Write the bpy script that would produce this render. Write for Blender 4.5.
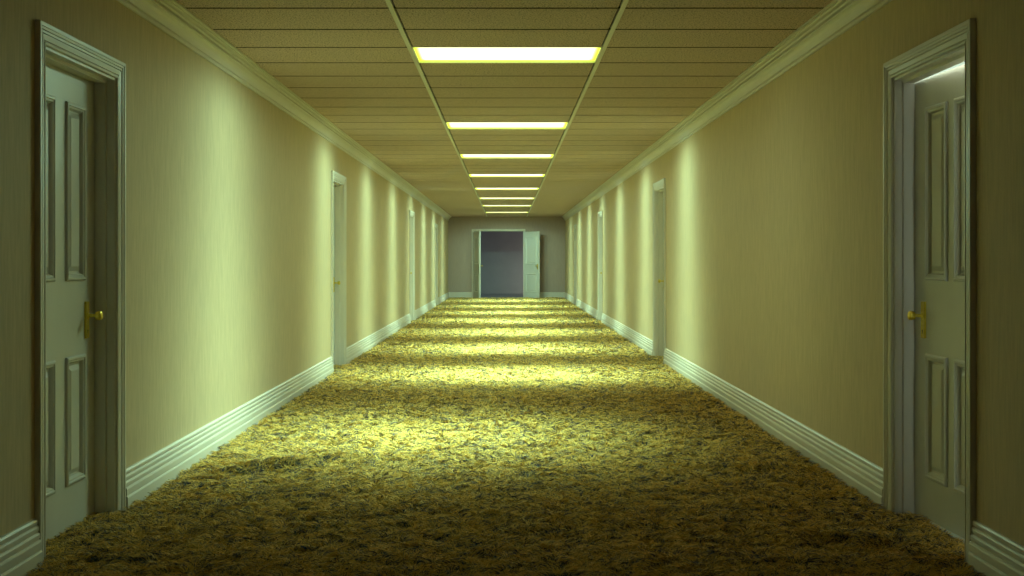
import bpy, math
import numpy as np
from mathutils import Vector

scene = bpy.context.scene
for o in list(bpy.data.objects):
    bpy.data.objects.remove(o, do_unlink=True)
COL = scene.collection

# ------------------------------------------------------------------ camera, world, exposure, ceiling lamps
F_PX = 1160.0                      # focal length in pixels of the 1024 px wide frame
CAM_Z = 1.185
cam_data = bpy.data.cameras.new('camera')
cam = bpy.data.objects.new('camera', cam_data)
COL.objects.link(cam)
cam.location = (0, 0, CAM_Z)
cam.rotation_euler = (math.pi / 2, 0, 0)
cam_data.sensor_fit = 'HORIZONTAL'
cam_data.sensor_width = 36.0
cam_data.lens = F_PX / 1024 * 36.0
cam_data.shift_x = 5 / 1024
cam_data.shift_y = -28 / 1024
cam_data.clip_start = 0.05
cam_data.clip_end = 200
scene.camera = cam

world = bpy.data.worlds.new('world')
scene.world = world
world.use_nodes = True
world.node_tree.nodes['Background'].inputs[0].default_value = (0.5, 0.6, 0.7, 1)
world.node_tree.nodes['Background'].inputs[1].default_value = 0.03

vs = scene.view_settings
scene.display_settings.display_device = 'sRGB'
vs.view_transform = 'Standard'
vs.look = 'None'
vs.exposure = 0.0
vs.gamma = 1.0
vs.use_curve_mapping = False
scene.cycles.max_bounces = 10
scene.cycles.diffuse_bounces = 7
scene.cycles.glossy_bounces = 3
scene.cycles.use_denoising = True
scene.cycles.sample_clamp_indirect = 4.0

# the hall
XL, XR = -1.876, 1.852             # wall faces
H = CAM_Z + 1.383                  # ceiling
Y0, Y1 = -2.5, 36.96               # hall behind the camera .. end wall
ROW0, ROW = 7.55, 0.5888           # ceiling tile rows along the hall
LIGHT_ROWS = [0, 7, 13, 19, 25, 31, 37, 44]

# photometry of the troffers: a batwing that throws sideways and stays narrow along the hall
LAMP_COLOR = (0.545, 1.0, 0.70)
LAMP_POWER = 10.5
IES_N = 5.4                        # narrowness along the hall
IES_BROAD = 0.088                   # light outside the narrow band
IES_SIDE = 0.063                    # share thrown at the walls


SIDE_SIGN = -1


def ies_text(left=1.0, right=1.0, centre=0.0, broad=IES_BROAD, n=IES_N, side=IES_SIDE):
    va = [i * 5.0 for i in range(0, 21)]         # 0 .. 100 degrees from straight down
    ha = [i * 7.5 for i in range(0, 49)]
    rows = []
    for h in ha:
        vals = []
        for v in va:
            t, p = math.radians(v), math.radians(h)
            uy = math.sin(t) * math.cos(p)       # along the hall
            ux = math.sin(t) * math.sin(p)
            c = math.cos(t)
            i = ((1 - broad) * (1 - uy * uy) ** n + broad) * (side + (1 - side) * math.exp(-((ux * SIDE_SIGN - centre) / 0.45) ** 2))
            k = 0.5 + 0.5 * max(-1.0, min(1.0, ux * SIDE_SIGN / 0.55))
            i *= left + (right - left) * k
            cut = max(0.0, min(1.0, (c - 0.0) / 0.26))
            i *= cut * cut * (3 - 2 * cut) * 0.985 + 0.004
            if v > 97:
                i = 0.0
            vals.append('%.2f' % (1000 * i))
        rows.append(' '.join(vals))
    t = ['IESNA:LM-63-1995', 'TILT=NONE',
         '1 1000 1 %d %d 1 2 0 0 0' % (len(va), len(ha)), '1 1 1',
         ' '.join('%.1f' % v for v in va), ' '.join('%.1f' % v for v in ha)] + rows
    return '\n'.join(t) + '\n'


def lamp_data(name, power, color, radius, left=1.0, right=1.0, centre=0.0, broad=IES_BROAD, n=IES_N, side=IES_SIDE):
    ies = bpy.data.texts.new('troffer_photometry')
    ies.write(ies_text(left, right, centre, broad, n, side))
    L = bpy.data.lights.new(name, 'POINT')
    L.energy = power
    L.color = color
    L.shadow_soft_size = radius
    L.use_nodes = True
    nt = L.node_tree
    em = next(n for n in nt.nodes if n.type == 'EMISSION')
    tx = nt.nodes.new('ShaderNodeTexIES')
    tx.mode = 'INTERNAL'
    tx.ies = ies
    tx.inputs['Strength'].default_value = 1.0
    nt.links.new(tx.outputs['Fac'], em.inputs['Strength'])
    return L


LAMP = lamp_data('fluorescent_tube_light', LAMP_POWER * 1.1, LAMP_COLOR, 0.06, broad=0.06, n=8.5, side=0.092)
LAMP_LAST = lamp_data('fluorescent_tube_light', LAMP_POWER, LAMP_COLOR, 0.06, broad=0.21)
# the nearest troffer throws mostly to the left
LAMP_FIRST = lamp_data('fluorescent_tube_light', LAMP_POWER * 0.92, LAMP_COLOR, 0.06, 1.0, 0.06, -0.14)

# the room behind the ajar door on the right and the dim room beyond the double door
side_L = bpy.data.lights.new('side_room_fill', 'AREA')  # unseen strip lamp added to brighten the leaf and jamb of the ajar door
side_L.shape = 'RECTANGLE'
side_L.size, side_L.size_y = 0.06, 2.0
side_L.energy = 2.0
side_L.color = (0.80, 1.0, 0.88)
side_fill = bpy.data.objects.new('side_room_fill', side_L)
COL.objects.link(side_fill)
side_fill.location = (1.99, 4.05, 1.25)
side_fill.rotation_euler = (math.radians(90), 0, 0)     # shines along +Y
pend_L = bpy.data.lights.new('side_room_ceiling_light', 'POINT')
pend_L.energy = 110.0
pend_L.color = (0.82, 1.0, 0.9)
pend_L.shadow_soft_size = 0.1
pend = bpy.data.objects.new('side_room_ceiling_light', pend_L)
COL.objects.link(pend)
pend.location = (2.75, 4.7, 2.1)
far_L = bpy.data.lights.new('far_room_warm_fill', 'POINT')  # unseen low lamp added to warm the far room towards its floor
far_L.energy = 60.0
far_L.color = (1.0, 0.74, 0.54)
far_L.shadow_soft_size = 0.25
far_fill = bpy.data.objects.new('far_room_warm_fill', far_L)
COL.objects.link(far_fill)
far_fill.location = (2.0, 40.2, 0.25)

fill_L = bpy.data.lights.new('far_room_blue_fill', 'POINT')  # unseen weak blue fill added to tint the far room from above
fill_L.energy = 10.0
fill_L.color = (0.5, 0.75, 1.0)
fill_L.shadow_soft_size = 0.15
fill = bpy.data.objects.new('far_room_blue_fill', fill_L)
COL.objects.link(fill)
fill.location = (-2.2, 38.6, 2.3)


# ------------------------------------------------------------------ materials
def mat(name, base, rough=0.6, metallic=0.0, spec=0.5):
    m = bpy.data.materials.new(name)
    m.use_nodes = True
    b = m.node_tree.nodes['Principled BSDF']
    b.inputs['Base Color'].default_value = (*base, 1)
    b.inputs['Roughness'].default_value = rough
    b.inputs['Metallic'].default_value = metallic
    b.inputs['Specular IOR Level'].default_value = spec
    return m, m.node_tree, b


def noise(nt, vec, scale, detail=3, rough=0.55):
    n = nt.nodes.new('ShaderNodeTexNoise')
    n.inputs['Scale'].default_value = scale
    n.inputs['Detail'].default_value = detail
    n.inputs['Roughness'].default_value = rough
    nt.links.new(vec, n.inputs['Vector'])
    return n


def mapping(nt, scale):
    tc = nt.nodes.new('ShaderNodeTexCoord')
    mp = nt.nodes.new('ShaderNodeMapping')
    mp.inputs['Scale'].default_value = scale
    nt.links.new(tc.outputs['Object'], mp.inputs['Vector'])
    return mp.outputs['Vector']


def ramp(nt, fac, stops):
    r = nt.nodes.new('ShaderNodeValToRGB')
    while len(r.color_ramp.elements) < len(stops):
        r.color_ramp.elements.new(0.5)
    for e, (p, c) in zip(r.color_ramp.elements, stops):
        e.position = p
        e.color = (*c, 1)
    nt.links.new(fac, r.inputs['Fac'])
    return r.outputs['Color']


def bump(nt, bsdf, height, strength, dist):
    b = nt.nodes.new('ShaderNodeBump')
    b.inputs['Strength'].default_value = strength
    b.inputs['Distance'].default_value = dist
    nt.links.new(height, b.inputs['Height'])
    nt.links.new(b.outputs['Normal'], bsdf.inputs['Normal'])


# wallpaper: fine vertical fibres
M_WALL, nt, b = mat('wallpaper', (0.55, 0.49, 0.33), 0.75, spec=0.25)
n1 = noise(nt, mapping(nt, (70, 70, 6)), 1.0, 4, 0.65)
nt.links.new(ramp(nt, n1.outputs['Fac'], [(0.30, (0.57, 0.450, 0.285)), (0.70, (0.70, 0.555, 0.350))]), b.inputs['Base Color'])
bump(nt, b, n1.outputs['Fac'], 0.35, 0.004)

M_ENDWALL, nt, b = mat('end_wall_paint', (0.58, 0.50, 0.42), 0.8, spec=0.2)
n1 = noise(nt, mapping(nt, (40, 40, 6)), 1.0, 3)
nt.links.new(ramp(nt, n1.outputs['Fac'], [(0.3, (0.46, 0.36, 0.32)), (0.7, (0.50, 0.39, 0.35))]), b.inputs['Base Color'])

M_TRIM, nt, b = mat('white_trim_paint', (0.74, 0.73, 0.68), 0.38)
n1 = noise(nt, mapping(nt, (3, 3, 3)), 1.0, 2)
nt.links.new(ramp(nt, n1.outputs['Fac'], [(0.3, (0.72, 0.67, 0.60)), (0.7, (0.76, 0.71, 0.64))]), b.inputs['Base Color'])

M_DOOR, nt, b = mat('white_door_paint', (0.70, 0.69, 0.65), 0.36)
n1 = noise(nt, mapping(nt, (4, 4, 1.5)), 1.0, 3)
nt.links.new(ramp(nt, n1.outputs['Fac'], [(0.3, (0.68, 0.67, 0.63)), (0.7, (0.72, 0.71, 0.67))]), b.inputs['Base Color'])
bump(nt, b, n1.outputs['Fac'], 0.1, 0.002)

M_BRASS, nt, b = mat('brass', (0.80, 0.62, 0.10), 0.32, 0.85)
n1 = noise(nt, mapping(nt, (40, 40, 40)), 1.0, 2)
nt.links.new(ramp(nt, n1.outputs['Fac'], [(0.3, (0.74, 0.56, 0.07)), (0.7, (0.84, 0.66, 0.12))]), b.inputs['Base Color'])

M_DARK, nt, b = mat('dark_keyhole_metal', (0.02, 0.018, 0.012), 0.5)
n1 = noise(nt, mapping(nt, (60, 60, 60)), 1.0, 2)
nt.links.new(ramp(nt, n1.outputs['Fac'], [(0.3, (0.015, 0.013, 0.01)), (0.7, (0.03, 0.026, 0.02))]), b.inputs['Base Color'])

# mineral fibre ceiling tile: pits and fissures
M_TILE, nt, b = mat('ceiling_tile', (0.55, 0.50, 0.42), 0.9, spec=0.1)
v = mapping(nt, (1, 1, 1))
n1 = noise(nt, v, 95.0, 4, 0.7)
n2 = noise(nt, v, 260.0, 2, 0.6)
mx = nt.nodes.new('ShaderNodeMath'); mx.operation = 'MULTIPLY_ADD'
nt.links.new(n1.outputs['Fac'], mx.inputs[0]); mx.inputs[1].default_value = 0.65
m2 = nt.nodes.new('ShaderNodeMath'); m2.operation = 'MULTIPLY'; m2.inputs[1].default_value = 0.35
nt.links.new(n2.outputs['Fac'], m2.inputs[0]); nt.links.new(m2.outputs[0], mx.inputs[2])
nt.links.new(ramp(nt, mx.outputs[0], [(0.41, (0.08, 0.06, 0.045)), (0.47, (0.64, 0.49, 0.41)), (0.65, (0.76, 0.58, 0.49))]), b.inputs['Base Color'])
bump(nt, b, mx.outputs[0], 0.6, 0.006)

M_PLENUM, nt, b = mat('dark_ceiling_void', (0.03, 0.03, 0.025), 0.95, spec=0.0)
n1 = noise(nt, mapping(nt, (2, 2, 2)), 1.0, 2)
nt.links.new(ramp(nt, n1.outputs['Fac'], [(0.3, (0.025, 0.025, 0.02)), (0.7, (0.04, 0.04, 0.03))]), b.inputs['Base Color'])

M_HOUSING, nt, b = mat('troffer_enamel', (0.80, 0.82, 0.62), 0.4)
n1 = noise(nt, mapping(nt, (5, 5, 5)), 1.0, 2)
nt.links.new(ramp(nt, n1.outputs['Fac'], [(0.3, (0.78, 0.80, 0.60)), (0.7, (0.82, 0.84, 0.64))]), b.inputs['Base Color'])

# glowing acrylic diffuser: white over the tubes, lime rim coloured in for the glow halo
M_GLOW = bpy.data.materials.new('glowing_diffuser')
M_GLOW.use_nodes = True
nt = M_GLOW.node_tree
nt.nodes.remove(nt.nodes['Principled BSDF'])
em = nt.nodes.new('ShaderNodeEmission')
tc = nt.nodes.new('ShaderNodeTexCoord')
sp = nt.nodes.new('ShaderNodeSeparateXYZ')
nt.links.new(tc.outputs['Object'], sp.inputs[0])


def edge_fade(sock, half, width):
    a = nt.nodes.new('ShaderNodeMath'); a.operation = 'ABSOLUTE'
    nt.links.new(sock, a.inputs[0])
    m = nt.nodes.new('ShaderNodeMapRange')
    m.interpolation_type = 'SMOOTHSTEP'
    m.inputs['From Min'].default_value = half
    m.inputs['From Max'].default_value = half - width
    nt.links.new(a.outputs[0], m.inputs['Value'])
    return m.outputs['Result']


ex, ey = edge_fade(sp.outputs['X'], 0.606, 0.045), edge_fade(sp.outputs['Y'], 0.29, 0.09)
mu = nt.nodes.new('ShaderNodeMath'); mu.operation = 'MULTIPLY'
nt.links.new(ex, mu.inputs[0]); nt.links.new(ey, mu.inputs[1])
nt.links.new(ramp(nt, mu.outputs[0], [(0.0, (0.62, 0.80, 0.04)), (0.40, (0.90, 1.0, 0.30)), (1.0, (1.0, 1.0, 0.62))]), em.inputs['Color'])
em.inputs['Strength'].default_value = 2.6
nt.links.new(em.outputs[0], nt.nodes['Material Output'].inputs['Surface'])

# carpet: backing and yarn (yarn colour comes from each tuft)
M_BACKING, nt, b = mat('carpet_backing', (0.03, 0.032, 0.03), 0.95, spec=0.05)
n1 = noise(nt, mapping(nt, (60, 60, 60)), 1.0, 3)
nt.links.new(ramp(nt, n1.outputs['Fac'], [(0.35, (0.02, 0.025, 0.035)), (0.65, (0.12, 0.10, 0.02))]), b.inputs['Base Color'])
M_YARN, nt, b = mat('carpet_yarn', (0.4, 0.33, 0.05), 0.8, spec=0.15)
b.inputs['Sheen Weight'].default_value = 0.35
b.inputs['Sheen Roughness'].default_value = 0.4
at = nt.nodes.new('ShaderNodeAttribute')
at.attribute_name = 'yarn'
nt.links.new(at.outputs['Color'], b.inputs['Base Color'])

M_ROOM, nt, b = mat('plain_room_paint', (0.5, 0.55, 0.55), 0.8, spec=0.2)
n1 = noise(nt, mapping(nt, (2, 2, 2)), 1.0, 3)
nt.links.new(ramp(nt, n1.outputs['Fac'], [(0.3, (0.60, 0.64, 0.62)), (0.7, (0.66, 0.70, 0.68))]), b.inputs['Base Color'])
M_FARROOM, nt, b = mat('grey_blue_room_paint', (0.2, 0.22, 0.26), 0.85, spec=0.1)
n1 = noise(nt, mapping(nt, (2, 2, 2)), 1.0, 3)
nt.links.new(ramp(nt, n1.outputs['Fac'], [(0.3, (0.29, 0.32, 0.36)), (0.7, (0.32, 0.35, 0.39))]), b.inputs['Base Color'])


# ------------------------------------------------------------------ helpers
class MB:
    """collects quads and boxes; build() links them as one mesh object"""
    def __init__(self):
        self.v, self.f = [], []

    def face(self, pts):
        i = len(self.v)
        self.v += [tuple(p) for p in pts]
        self.f.append(tuple(range(i, i + len(pts))))

    def box(self, x0, x1, y0, y1, z0, z1):
        x0, x1 = sorted((x0, x1)); y0, y1 = sorted((y0, y1)); z0, z1 = sorted((z0, z1))
        i = len(self.v)
        self.v += [(x, y, z) for z in (z0, z1) for y in (y0, y1) for x in (x0, x1)]
        for q in ((0, 2, 3, 1), (4, 5, 7, 6), (0, 1, 5, 4), (2, 6, 7, 3), (0, 4, 6, 2), (1, 3, 7, 5)):
            self.f.append(tuple(i + k for k in q))

    def rings(self, rings, cap_start=True, cap_end=True, closed=True):
        """rings: lists of equal length; skin them"""
        i = len(self.v)
        n = len(rings[0])
        for r in rings:
            self.v += [tuple(p) for p in r]
        for k in range(len(rings) - 1):
            for j in range(n if closed else n - 1):
                a, b_ = i + k * n + j, i + k * n + (j + 1) % n
                self.f.append((a, b_, b_ + n, a + n))
        if cap_start:
            self.f.append(tuple(i + j for j in range(n - 1, -1, -1)))
        if cap_end:
            self.f.append(tuple(i + (len(rings) - 1) * n + j for j in range(n)))

    def build(self, name, material, parent=None, smooth=False):
        me = bpy.data.meshes.new(name)
        me.from_pydata(self.v, [], self.f)
        me.validate()
        import bmesh
        bm = bmesh.new()
        bm.from_mesh(me)
        bmesh.ops.recalc_face_normals(bm, faces=bm.faces)
        bm.to_mesh(me)
        bm.free()
        if smooth:
            for p in me.polygons:
                p.use_smooth = True
        me.materials.append(material)
        o = bpy.data.objects.new(name, me)
        COL.objects.link(o)
        if parent:
            o.parent = parent
        return o


def tag(o, label=None, cat=None, group=None, kind=None):
    if label: o['label'] = label
    if cat: o['category'] = cat
    if group: o['group'] = group
    if kind: o['kind'] = kind
    return o


def empty(name, loc, rz=0.0):
    o = bpy.data.objects.new(name, None)
    o.empty_display_size = 0.2
    o.location = loc
    o.rotation_euler = (0, 0, rz)
    COL.objects.link(o)
    return o


# ------------------------------------------------------------------ doors: positions
CAS = 0.085                         # casing width
DOOR_H = 2.055                      # height of the opening
LEFT_DOORS = [(4.607, 5.643), (12.36, 13.39), (22.25, 23.28), (30.05, 31.08)]
RIGHT_DOORS = [(4.582, 5.643), (13.52, 14.56), (22.40, 23.43), (30.75, 31.78)]
END_DOOR = (-1.083, 0.545)          # opening in the end wall, x range
END_H = 2.13
T_L, T_R, T_E = 0.14, 0.090, 0.14   # wall thickness

# ------------------------------------------------------------------ walls
def side_wall(name, x, t, s, doors, label):
    m = MB()
    y = Y0
    for (a, c) in doors:
        a, c = a + CAS, c - CAS
        m.box(x, x + s * t, y, a, -0.05, H + 0.06)
        m.box(x, x + s * t, a, c, DOOR_H, H + 0.06)
        y = c
    m.box(x, x + s * t, y, Y1 + T_E, -0.05, H + 0.06)
    return tag(m.build(name, M_WALL), label, 'wall', kind='structure')


side_wall('wall_left', XL, T_L, -1, LEFT_DOORS, 'beige wallpapered hall wall on the left with four doors')
side_wall('wall_right', XR, T_R, 1, RIGHT_DOORS, 'beige wallpapered hall wall on the right with the ajar door')
m = MB()
m.box(XL, END_DOOR[0], Y1, Y1 + T_E, -0.05, H + 0.06)
m.box(END_DOOR[1], XR, Y1, Y1 + T_E, -0.05, H + 0.06)
m.box(END_DOOR[0], END_DOOR[1], Y1, Y1 + T_E, END_H, H + 0.06)
tag(m.build('wall_end', M_ENDWALL), 'dim end wall of the hall around the open double door', 'wall', kind='structure')

# ------------------------------------------------------------------ ceiling: tiles, void above, grid bars
BAR_IN, BAR_OUT = 0.620, 0.648
m = MB()


def tile(m, x0, x1, y0, y1):
    g, c, d = 0.013, 0.004, 0.06
    x0, x1, y0, y1 = x0 + g * 0, x1, y0 + g, y1 - g
    m.rings([[(x0 + c, y0 + c, H), (x1 - c, y0 + c, H), (x1 - c, y1 - c, H), (x0 + c, y1 - c, H)],
             [(x0, y0, H + c), (x1, y0, H + c), (x1, y1, H + c), (x0, y1, H + c)],
             [(x0, y0, H + d), (x1, y0, H + d), (x1, y1, H + d), (x0, y1, H + d)]], True, True)


k = int(math.floor((Y0 - ROW0) / ROW))
while ROW0 + k * ROW < Y1:
    a = max(Y0, ROW0 + k * ROW)
    c = min(Y1, ROW0 + (k + 1) * ROW)
    if c - a > 0.05:
        tile(m, XL, -BAR_OUT - 0.0005, a, c)
        tile(m, BAR_OUT + 0.0005, XR, a, c)
        if k not in LIGHT_ROWS:
            tile(m, -BAR_IN + 0.008, BAR_IN - 0.008, a, c)
    k += 1
sp_ = MB()  # black strips laid in the tile joints to paint their shadow lines
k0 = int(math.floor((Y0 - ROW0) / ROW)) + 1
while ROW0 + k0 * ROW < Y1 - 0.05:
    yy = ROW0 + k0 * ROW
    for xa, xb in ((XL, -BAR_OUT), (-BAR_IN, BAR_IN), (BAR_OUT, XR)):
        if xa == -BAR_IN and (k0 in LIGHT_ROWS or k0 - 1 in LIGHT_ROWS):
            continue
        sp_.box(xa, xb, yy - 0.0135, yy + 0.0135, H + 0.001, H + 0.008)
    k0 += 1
tag(sp_.build('trim_9', M_PLENUM), 'thin black strips standing for shadow in the joints across the ceiling', 'ceiling bar', kind='structure')
tag(m.build('ceiling', M_TILE), 'suspended ceiling of pitted mineral tiles', 'ceiling', kind='structure')
m = MB()
m.box(XL - 0.2, XR + 0.2, Y0, Y1 + 0.2, H + 0.16, H + 0.2)
tag(m.build('ceiling_void', M_PLENUM), 'dark void above the ceiling tiles', 'ceiling', kind='structure')
for n, s in ((1, -1), (2, 1)):
    m = MB()
    m.box(s * BAR_IN, s * BAR_OUT, Y0, Y1, H - 0.004, H + 0.004)
    m.box(s * (BAR_IN + 0.0115), s * (BAR_OUT - 0.0115), Y0, Y1, H + 0.004, H + 0.04)
    tag(m.build('trim_%d' % n, M_TRIM), 'pale ceiling grid bar %s of the row of lights' % ('left' if s < 0 else 'right'), 'ceiling bar', kind='structure')

# ------------------------------------------------------------------ crown moulding and baseboards
CROWN = [(0, -.136), (.014, -.136), (.016, -.124), (.008, -.120), (.008, -.114), (.020, -.111), (.024, -.096), (.031, -.081), (.042, -.067), (.054, -.059), (.060, -.057),
         (.062, -.049), (.050, -.045), (.052, -.040), (.074, -.041), (.078, -.033), (.066, -.029), (.070, -.024), (.088, -.024), (.096, -.020), (.096, -.012), (.114, -.013), (.114, 0.0), (0, 0.0)]
for n, x, s in ((3, XL, 1), (4, XR, -1)):
    m = MB()
    m.rings([[(x + s * u, y, H + w) for u, w in CROWN] for y in (Y0, Y1)])
    tag(m.build('trim_%d' % n, M_TRIM), 'stepped crown moulding along the top of the %s wall' % ('left' if s > 0 else 'right'), 'moulding', kind='structure')

BASE = [(0, -.04), (.032, -.04), (.032, .026), (.029, .032), (.0245, .034), (.0245, .038), (.0275, .040), (.0275, .066), (.024, .074), (.019, .076), (.019, .081), (.0225, .083),
        (.0225, .096), (.019, .102), (.0145, .104), (.0145, .109), (.018, .111), (.018, .124), (.0145, .130), (.010, .132), (.010, .137), (.0145, .139), (.0145, .150), (.009, .158), (0, .159)]


def baseboard(name, x, s, doors, label):
    m = MB()
    y = Y0
    for (a, c) in list(doors) + [(Y1, None)]:
        m.rings([[(x + s * u, yy, w) for u, w in BASE] for yy in (y, a)])
        y = c
    return tag(m.build(name, M_TRIM), label, 'baseboard', kind='structure')


baseboard('baseboard_left', XL, 1, LEFT_DOORS, 'white stepped baseboard along the left wall')
baseboard('baseboard_right', XR, -1, RIGHT_DOORS, 'white stepped baseboard along the right wall')
m = MB()
for a, c in ((XL, END_DOOR[0] - CAS / 2), (END_DOOR[1] + CAS / 2, XR)):
    m.rings([[(xx, Y1 - u, w) for u, w in BASE] for xx in (a, c)])
tag(m.build('baseboard_end', M_TRIM), 'white baseboard on the end wall beside the double door', 'baseboard', kind='structure')

# ------------------------------------------------------------------ door parts (local frame: opening along +X from 0 to w, hall side is -Y, wall face at y=0)
CASING = [(0, .0), (0, .007), (.003, .012), (.009, .013), (.012, .008), (.016, .007), (.019, .0115), (.036, .0145), (.038, .0095), (.042, .0095),
          (.044, .0165), (.049, .017), (.051, .0125), (.055, .0125), (.057, .0185), (.063, .0195), (.066, .0195), (.068, .023), (.083, .0235), (.085, .021), (.085, 0)]


def casing_mesh(w, h, k=1.0):
    m = MB()
    CASING_ = [(u * k, t) for u, t in CASING]
    n = len(CASING)
    rings = [[(-u, -t, -.03) for u, t in CASING_], [(-u, -t, h + u) for u, t in CASING_],
             [(w + u, -t, h + u) for u, t in CASING_], [(w + u, -t, -.03) for u, t in CASING_]]
    m.rings(rings)
    return m


def jamb_mesh(w, h, depth, stop0, stop1, lin=0.012, st=0.014):
    """frame lining the opening, with a raised stop between depths stop0 and stop1"""
    m = MB()
    e = 0.0005
    prof = [(e, 0), (lin, 0), (lin, stop0), (lin + st, stop0 + 0.004), (lin + st, stop1), (lin, stop1), (lin, depth), (e, depth)]
    rings = [[(u, d, -.03) for u, d in prof], [(u, d, h - u) for u, d in prof],
             [(w - u, d, h - u) for u, d in prof], [(w - u, d, -.03) for u, d in prof]]
    m.rings(rings)
    return m


def leaf_meshes(w, h, panels, t=0.040, both=False):
    """stiles and rails of a leaf from x 0..w, front face y=0, back y=t; one ring mesh per panel"""
    xs = sorted({0, w} | {p[0] for p in panels} | {p[1] for p in panels})
    m = MB()
    z0 = -0.026
    cols = sorted({(p[0], p[1]) for p in panels})
    edges = [0] + [q for c in cols for q in c] + [w]
    for a, c in zip(edges[0::2], edges[1::2]):
        m.box(a, c, 0, t, z0, h)                           # stiles
    for c in cols:
        zs = sorted((p[2], p[3]) for p in panels if (p[0], p[1]) == c)
        z = z0
        for a, q in zs:
            m.box(c[0], c[1], 0, t, z, a)                  # rails
            z = q
        m.box(c[0], c[1], 0, t, z, h)
    outs = []
    prof = [(0, 0.004), (-.004, -.0005), (-.004, -.006), (.002, -.0115), (.010, -.012), (.014, -.007), (.021, -.006), (.025, .000), (.029, .009), (.040, .010), (.060, -.001), (.064, -.002)]
    for (a, c, q, r) in panels:
        pm = MB()
        for side in ((0, 1) if both else (0,)):
            rr = []
            for i, d in prof:
                y = d if side == 0 else t - d
                rr.append([(a + i, y, q + i), (c - i, y, q + i), (c - i, y, r - i), (a + i, y, r - i)])
            pm.rings(rr, cap_start=False, cap_end=True)
        if not both:
            pm.face([(a, t * .7, q), (c, t * .7, q), (c, t * .7, r), (a, t * .7, r)])
        outs.append(pm)
    return m, outs


def lathe(m, axis_pt, prof, n=20):
    """rings around the -Y axis through axis_pt; prof: (distance out along -Y, radius)"""
    m.rings([[(axis_pt[0] + r * math.cos(2 * math.pi * j / n), axis_pt[1] - d, axis_pt[2] + r * math.sin(2 * math.pi * j / n)) for j in range(n)] for d, r in prof])


def handle(parent, x, z=0.905, face=0.0, flip=1):
    """long brass plate with a knob; returns the plate (part) with knob and keyhole as sub-parts"""
    m = MB()
    w, hh, r = 0.022, 0.086, 0.006
    def outline(ins, y):
        pts = []
        for cx, cz, a0 in ((w - r, hh - r, 0), (-w + r, hh - r, 90), (-w + r, -hh + r, 180), (w - r, -hh + r, 270)):
            for k in range(4):
                a = math.radians(a0 + k * 30)
                pts.append((x + cx + (r - ins) * math.cos(a), y, z + cz + (r - ins) * math.sin(a)))
        return pts
    m.rings([outline(0, face), outline(0, face - flip * .006), outline(.003, face - flip * .009)])
    p = m.build('door_handle', M_BRASS, parent)
    k = MB()
    zk = z + 0.020
    lathe(k, (x, face - flip * .008, zk), [(flip * d, q) for d, q in [(0, .016), (.004, .016), (.006, .009), (.034, .007), (.037, .013), (.040, .018), (.046, .0205), (.056, .022), (.063, .0205), (.067, .015), (.069, .006)]])
    kn = k.build('knob', M_BRASS, p, smooth=False)
    q = MB()
    lathe(q, (x, face - flip * .0085, z - 0.05), [(0, .0045), (flip * .001, .0045)], 12)
    ya, yb = face - flip * .0085, face - flip * .0095
    q.box(x - .002, x + .002, ya, yb, z - 0.064, z - 0.05)
    q.build('keyhole', M_DARK, p)
    return p


def PANELS(w, far):
    """two tall panels over two short ones, measured from the handle edge"""
    out = []
    for a, c in ((0.145, 0.365), (0.505, 0.720) if far else (0.450, 0.675)):
        if far:
            a, c = w - c, w - a
        out += [(a, c, 0.175, 0.745), (a, c, 1.095, 1.890)]
    return out



def hall_door(name, side, yr, label, recess, swing=0.0, wall_t=0.16):
    """side -1 left wall, +1 right wall; the handle is at the far end of the leaf"""
    a, c = yr[0] + CAS, yr[1] - CAS
    w = c - a
    if side < 0:       # local +X = +Y world, local -Y (hall) = +X world
        root = empty(name, (XL, a, 0), math.pi / 2)
        far = w
    else:              # local +X = -Y world, local -Y = -X world
        root = empty(name, (XR, c, 0), -math.pi / 2)
        far = 0.0
    tag(root, label, 'door', kind='structure')
    casing_mesh(w, DOOR_H).build('door_casing', M_TRIM, root)
    lin = 0.012
    jamb_mesh(w, DOOR_H, max(wall_t, recess), 0.036, recess - 0.002, lin).build('door_jamb', M_TRIM, root)
    lw, lh = w - 2 * lin - 0.006, DOOR_H - lin - 0.012
    if swing:
        lw = w - 2 * lin - 0.02
    lm, ps = leaf_meshes(lw, lh, PANELS(lw, bool(far)))
    leaf = lm.build('door_leaf', M_DOOR, root)
    leaf.location = (lin + 0.003, recess, 0)
    leaf.rotation_euler = (0, 0, swing)
    for p in ps:
        p.build('door_panel', M_DOOR, leaf)
    # two levels under the door only: the handle hangs on the door itself, in the leaf's place
    hx = (lw - 0.115) if far else 0.115
    h_ = handle(root, hx)
    h_.location = leaf.location
    h_.rotation_euler = leaf.rotation_euler
    return root


ORD = ['nearest', 'second', 'third', 'farthest']
for i, yr in enumerate(LEFT_DOORS):
    hall_door('door_%d' % (i + 1), -1, yr,
              ['white panelled door with brass handle, closed, nearest door in the left wall', 'second white door along the left wall, just past the first bright wall streaks',
               'third narrow-looking white door along the left wall', 'farthest white door along the left wall, close to the end wall'][i], 0.094, wall_t=T_L)
for i, yr in enumerate(RIGHT_DOORS):
    hall_door('door_%d' % (i + 5), 1, yr,
              ['white panelled door standing ajar with light behind it, nearest in the right wall', 'second door along the right wall, shaded beige with white casing',
               'third narrow-looking door along the right wall', 'farthest door along the right wall, close to the end wall'][i],
              0.094, swing=math.radians(3.2) if i == 0 else 0.0, wall_t=T_R)

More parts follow.
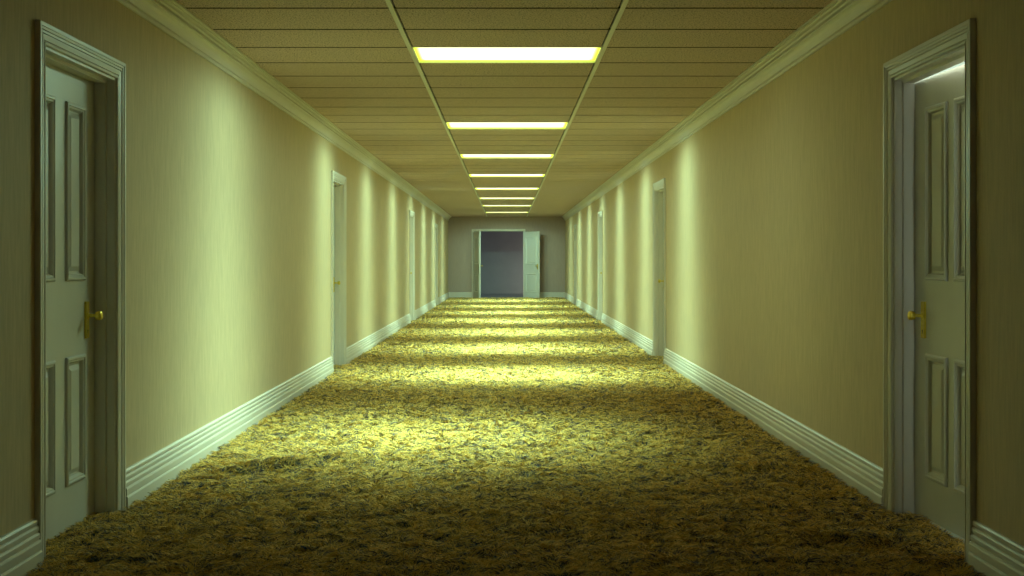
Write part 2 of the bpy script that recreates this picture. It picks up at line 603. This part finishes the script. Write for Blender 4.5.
# double door in the end wall, both leaves swung into the hall
EW = END_DOOR[1] - END_DOOR[0]
root = empty('door_9', (END_DOOR[0], Y1, 0))
tag(root, 'open white double door in the end wall onto a dark room', 'double door', kind='structure')
casing_mesh(EW, END_H, 0.5).build('door_casing', M_TRIM, root)
jamb_mesh(EW, END_H, T_E, 0.05, 0.08).build('door_jamb', M_TRIM, root)
for hx, ang, flip in ((0.0, -75.0, -1), (EW, -125.0, 1)):
    lw = EW / 2 - 0.008
    if hx == 0.0:
        pn = [(0.12, lw - 0.12, 0.175, 0.745), (0.12, lw - 0.12, 1.05, 1.93)]
        lm, ps = leaf_meshes(lw, 2.085, pn, both=True)
        leaf = lm.build('door_leaf', M_DOOR, root)
        leaf.location = (hx + 0.013, -0.03, 0)
        leaf.rotation_euler = (0, 0, math.radians(ang))
        fx, fy, fl = lw - 0.06, 0.040, -1
    else:
        # mirrored: leaf runs from the right hinge; closed it points along -X
        pn = [(0.12, lw - 0.12, 0.175, 0.745), (0.12, lw - 0.12, 1.05, 1.93)]
        lm, ps = leaf_meshes(lw, 2.085, pn, both=True)
        leaf = lm.build('door_leaf', M_DOOR, root)
        leaf.location = (hx - 0.013, -0.03, 0)
        leaf.rotation_euler = (0, 0, math.radians(-55.0))
        fx, fy, fl = lw - 0.06, 0.0, 1
    for p in ps:
        p.build('door_panel', M_DOOR, leaf)
    h_ = handle(root, fx, z=0.98, face=fy, flip=fl)
    h_.location = leaf.location
    h_.rotation_euler = leaf.rotation_euler

# ------------------------------------------------------------------ rooms behind the open doors
def shell(name, x0, x1, y0, y1, z0, z1, skip, material, label):
    m = MB()
    t = 0.05
    if 'x0' not in skip: m.box(x0 - t, x0, y0 - t, y1 + t, z0, z1)
    if 'x1' not in skip: m.box(x1, x1 + t, y0 - t, y1 + t, z0, z1)
    if 'y0' not in skip: m.box(x0, x1, y0 - t, y0, z0, z1)
    if 'y1' not in skip: m.box(x0, x1, y1, y1 + t, z0, z1)
    m.box(x0 - t * 0, x1 + t, y0 - t, y1 + t, z1, z1 + t)
    m.box(x0 - t * 0, x1 + t, y0 - t, y1 + t, z0 - t, z0)
    return tag(m.build(name, material), label, 'room', kind='structure')


shell('wall_side_room', XR + T_R + 0.001, 4.6, 3.2, 7.2, -0.02, 2.45, ('x0',), M_ROOM, 'bright room glimpsed past the ajar door on the right')
shell('wall_far_room', -3.0, 3.0, Y1 + T_E + 0.001, 41.5, -0.02, 2.6, ('y0',), M_FARROOM, 'dim grey-blue room beyond the open double door')

# ------------------------------------------------------------------ ceiling lights
def light_meshes():
    hx, hy = BAR_IN - 0.006, ROW / 2 - 0.004
    hz = 0.014
    m = MB()
    m.box(-hx - .003, -hx, -hy, hy, 0.0, hz + .06)
    m.box(hx, hx + .003, -hy, hy, 0.0, hz + .06)
    m.box(-hx, hx, -hy - .003, -hy, 0.0, hz + .06)
    m.box(-hx, hx, hy, hy + .003, 0.0, hz + .06)
    m.box(-hx, hx, -hy, hy, hz + .056, hz + .06)
    d = MB()
    d.box(-hx + .001, hx - .001, -hy + .001, hy - .001, hz, hz + .006)
    return m, d


hm, dm = light_meshes()
proto = empty('ceiling_light', (0, 0, 0))
parts = [hm.build('housing', M_HOUSING, proto), dm.build('diffuser', M_GLOW, proto)]
LIGHT_LABEL = ['widest and nearest glowing ceiling light', 'second nearest glowing ceiling light, just past the widest one', 'third glowing ceiling light along the hall',
               'fourth glowing ceiling light along the hall', 'fifth glowing ceiling light along the hall', 'sixth glowing ceiling light, third from the end wall',
               'seventh glowing ceiling light, next to last before the end wall', 'farthest and narrowest glowing ceiling light, closest to the end wall']
for i, k in enumerate(LIGHT_ROWS):
    yc = ROW0 + (k + 0.5) * ROW
    if i == 0:
        o, ps = proto, parts
    else:
        o = proto.copy(); COL.objects.link(o)
        for p in parts:
            c = p.copy(); c.parent = o; COL.objects.link(c)
    o.location = (0, yc, H)
    tag(o, LIGHT_LABEL[i], 'ceiling light', 'ceiling lights down the middle of the hall')
    for x in (-0.42, 0.0, 0.42):
        L = bpy.data.objects.new('fluorescent_tube_light', LAMP_FIRST if i == 0 else LAMP_LAST if i == 7 else LAMP)
        COL.objects.link(L)
        L.parent = o
        L.location = (x, -0.14 if i == 0 else 0, -0.005)

# ------------------------------------------------------------------ carpet
rng = np.random.default_rng(7)


def vnoise(x, y, cell, seed):
    """smooth value noise, period free over the hall"""
    r = np.random.default_rng(seed)
    N = 512
    g = r.random((N, N))
    u, v = x / cell + 1000.0, y / cell + 1000.0
    i, j = np.floor(u).astype(int), np.floor(v).astype(int)
    fu, fv = u - i, v - j
    fu, fv = fu * fu * (3 - 2 * fu), fv * fv * (3 - 2 * fv)
    i0, i1, j0, j1 = i % N, (i + 1) % N, j % N, (j + 1) % N
    return (g[i0, j0] * (1 - fu) + g[i1, j0] * fu) * (1 - fv) + (g[i0, j1] * (1 - fu) + g[i1, j1] * fu) * fv


def ridge(x, y, x0, x1, yc0, yc1, width, amp):
    t = np.clip((x - x0) / (x1 - x0), 0, 1)
    yc = yc0 + (yc1 - yc0) * t
    along = np.sin(np.pi * np.clip((x - x0) / (x1 - x0), 0, 1)) ** 0.6
    d = (y - yc) / width
    return amp * along * np.exp(-d * d) * ((x > x0) & (x < x1))


def relief(x, y):
    h = 0.022 * (vnoise(x, y, 0.55, 1) - 0.5) + 0.012 * (vnoise(x, y, 0.17, 2) - 0.5) + 0.020 * (vnoise(x / 1.4, y, 0.055, 8) - 0.5) + 0.014 * (vnoise(x / 1.4, y, 0.026, 9) - 0.5)
    h = h + ridge(x, y, -1.72, -0.75, 6.45, 7.05, 0.085, 0.055)
    h = h + ridge(x, y, 0.85, 1.75, 6.85, 6.55, 0.09, 0.035)
    h = h + ridge(x, y, 1.00, 1.80, 5.15, 4.85, 0.10, 0.035)
    edge = np.clip(np.minimum(x - XL, XR - x) / 0.15, 0, 1)
    return h * edge - 0.006 - 0.006 * (1 - edge)


# floor: the backing under the pile
ys = [Y0]
while ys[-1] < Y1 + 0.3:
    y = ys[-1]
    ys.append(y + max(0.02, 0.005 * max(y, 4.0)) if y > 3.6 else y + 0.2)
ys = np.array(ys)
xs = np.linspace(XL - 0.13, XR + 0.13, 170)
X, Y = np.meshgrid(xs, ys)
Z = relief(X, Y) - 0.022
V = np.stack([X, Y, Z], -1).reshape(-1, 3)
nx, ny = len(xs), len(ys)
ii = np.arange(nx * ny).reshape(ny, nx)
Q = np.stack([ii[:-1, :-1], ii[:-1, 1:], ii[1:, 1:], ii[1:, :-1]], -1).reshape(-1, 4)


def np_mesh(name, V, F, material):
    me = bpy.data.meshes.new(name)
    n = F.shape[1]
    me.vertices.add(len(V)); me.vertices.foreach_set('co', V.astype(np.float32).ravel())
    me.loops.add(F.size); me.loops.foreach_set('vertex_index', F.astype(np.int32).ravel())
    me.polygons.add(len(F))
    me.polygons.foreach_set('loop_start', (np.arange(len(F)) * n).astype(np.int32))
    me.update(calc_edges=True)
    me.materials.append(material)
    o = bpy.data.objects.new(name, me)
    COL.objects.link(o)
    return o


fl = np_mesh('floor', V, Q, M_BACKING)
fl.data.polygons.foreach_set('use_smooth', np.ones(len(Q), bool))
tag(fl, 'carpeted floor of the hall', 'floor', kind='structure')

# pile: bent tufts, thinner and denser close by
RHO, YA, YB = 42000.0, 3.9, Y1 + 0.05


def in_hall(x, y):
    ok = (x > XL + 0.045) & (x < XR - 0.045)
    for doors, l in ((LEFT_DOORS, x > XL), (RIGHT_DOORS, x < XR)):
        for a, c in doors:
            ok |= (y > a + CAS) & (y < c - CAS) & l & (x > XL) & (x < XR)
    return ok & (y < Y1 - 0.06)


def in_doorway(s, a, c):
    x0 = XR if s > 0 else XL
    return lambda x, y: (y > a + CAS + .035) & (y < c - CAS - .035) & ((x - x0) * s > 0.0) & ((x - x0) * s < 0.085)


def carpet(name, inside, label, xmin=XL + 0.004, xmax=XR - 0.004):
    rng = np.random.default_rng(7)
    N = int(RHO * (XR - XL + 0.25) * 4.5 ** 1.5 * 2 * (YA ** -0.5 - YB ** -0.5))
    u = rng.random(N)
    y = (YA ** -0.5 - u * (YA ** -0.5 - YB ** -0.5)) ** -2
    x = XL - 0.125 + rng.random(N) * (XR - XL + 0.25)
    ok = inside(x, y)
    x, y = x[ok], y[ok]
    N = len(x)
    sc = np.clip(y / 4.5, 1.0, 5.0)
    ht = (0.008 + 0.010 * rng.random(N)) * (0.6 + 0.8 * vnoise(x, y, 0.05, 3)) * np.minimum(1.25, sc ** 0.25)
    wd = 0.0027 * sc ** 0.72 * (0.7 + 0.6 * rng.random(N))
    ang = 2 * np.pi * (1.5 * vnoise(x, y, 0.08, 4) + 0.5 * rng.random(N))
    lean = (0.8 + 1.6 * rng.random(N)) * ht
    cx, sy_ = np.cos(ang) * 1.35, np.sin(ang) * 0.75           # the pile is brushed across the hall
    dx, dy = cx * lean, sy_ * lean
    roll = (rng.random(N) - 0.5) * 2.2
    wx, wy, wz = -np.sin(ang) * np.cos(roll) * wd / 2, np.cos(ang) * np.cos(roll) * wd / 2, np.sin(roll) * wd / 2
    base = np.stack([x, y, relief(x, y) - 0.015], -1)
    up = lambda f, l: base + np.stack([dx * l, dy * l, ht * f], -1)
    W = np.stack([wx, wy, wz], -1)
    p0a, p0b = base - W * 0.8, base + W * 0.8
    mid = up(0.75, 0.40)
    p1a, p1b = mid - W, mid + W
    p2 = up(1.0, 1.0)
    V = np.stack([p0a, p0b, p1b, p1a, p2], 1).reshape(-1, 3)
    V[:, 0] = np.clip(V[:, 0], xmin, xmax)
    o5 = np.arange(N)[:, None] * 5
    T = np.concatenate([o5 + np.array([[0, 1, 2]]), o5 + np.array([[0, 2, 3]]), o5 + np.array([[3, 2, 4]])], 0)
    pile = np_mesh(name, V, T, M_YARN)
    # yarn colours: mustard, ochre and navy, mixed in small drifts
    drift = 0.50 * vnoise(x / 1.8, y, 0.014, 5) + 0.12 * vnoise(x / 1.5, y, 0.06, 6) + 0.38 * rng.random(N)
    C = np.empty((N, 4)); C[:, 3] = 1
    r = rng.random(N)
    must, och, navy = np.array([0.85, 0.60, 0.17]), np.array([0.76, 0.47, 0.09]), np.array([0.05, 0.07, 0.12])
    C[:, :3] = np.where((r < 0.82)[:, None], must, och) * (0.75 + 0.5 * rng.random(N))[:, None]
    dark = drift < 0.38
    C[dark, :3] = navy * (0.6 + 0.8 * rng.random(dark.sum()))[:, None]
    at = pile.data.attributes.new('yarn', 'FLOAT_COLOR', 'POINT')
    at.data.foreach_set('color', np.repeat(C, 5, axis=0).astype(np.float32).ravel())
    tag(pile, label, 'carpet', kind='stuff')


carpet('carpet_pile', in_hall, 'mustard and navy shag carpet pile covering the hall floor')
carpet('doorway_carpet', in_doorway(-1, *LEFT_DOORS[0]), 'strip of shag carpet in the nearest doorway of the left wall', XL - 0.10, XL - 0.003)
carpet('doorway_carpet', in_doorway(1, *RIGHT_DOORS[0]), 'strip of shag carpet in the doorway of the ajar door', XR + 0.003, XR + 0.10)
carpet('doorway_carpet', in_doorway(-1, *LEFT_DOORS[1]), 'strip of shag carpet in the second doorway of the left wall', XL - 0.10, XL - 0.003)
carpet('doorway_carpet', in_doorway(1, *RIGHT_DOORS[1]), 'strip of shag carpet in the second doorway of the right wall', XR + 0.003, XR + 0.10)
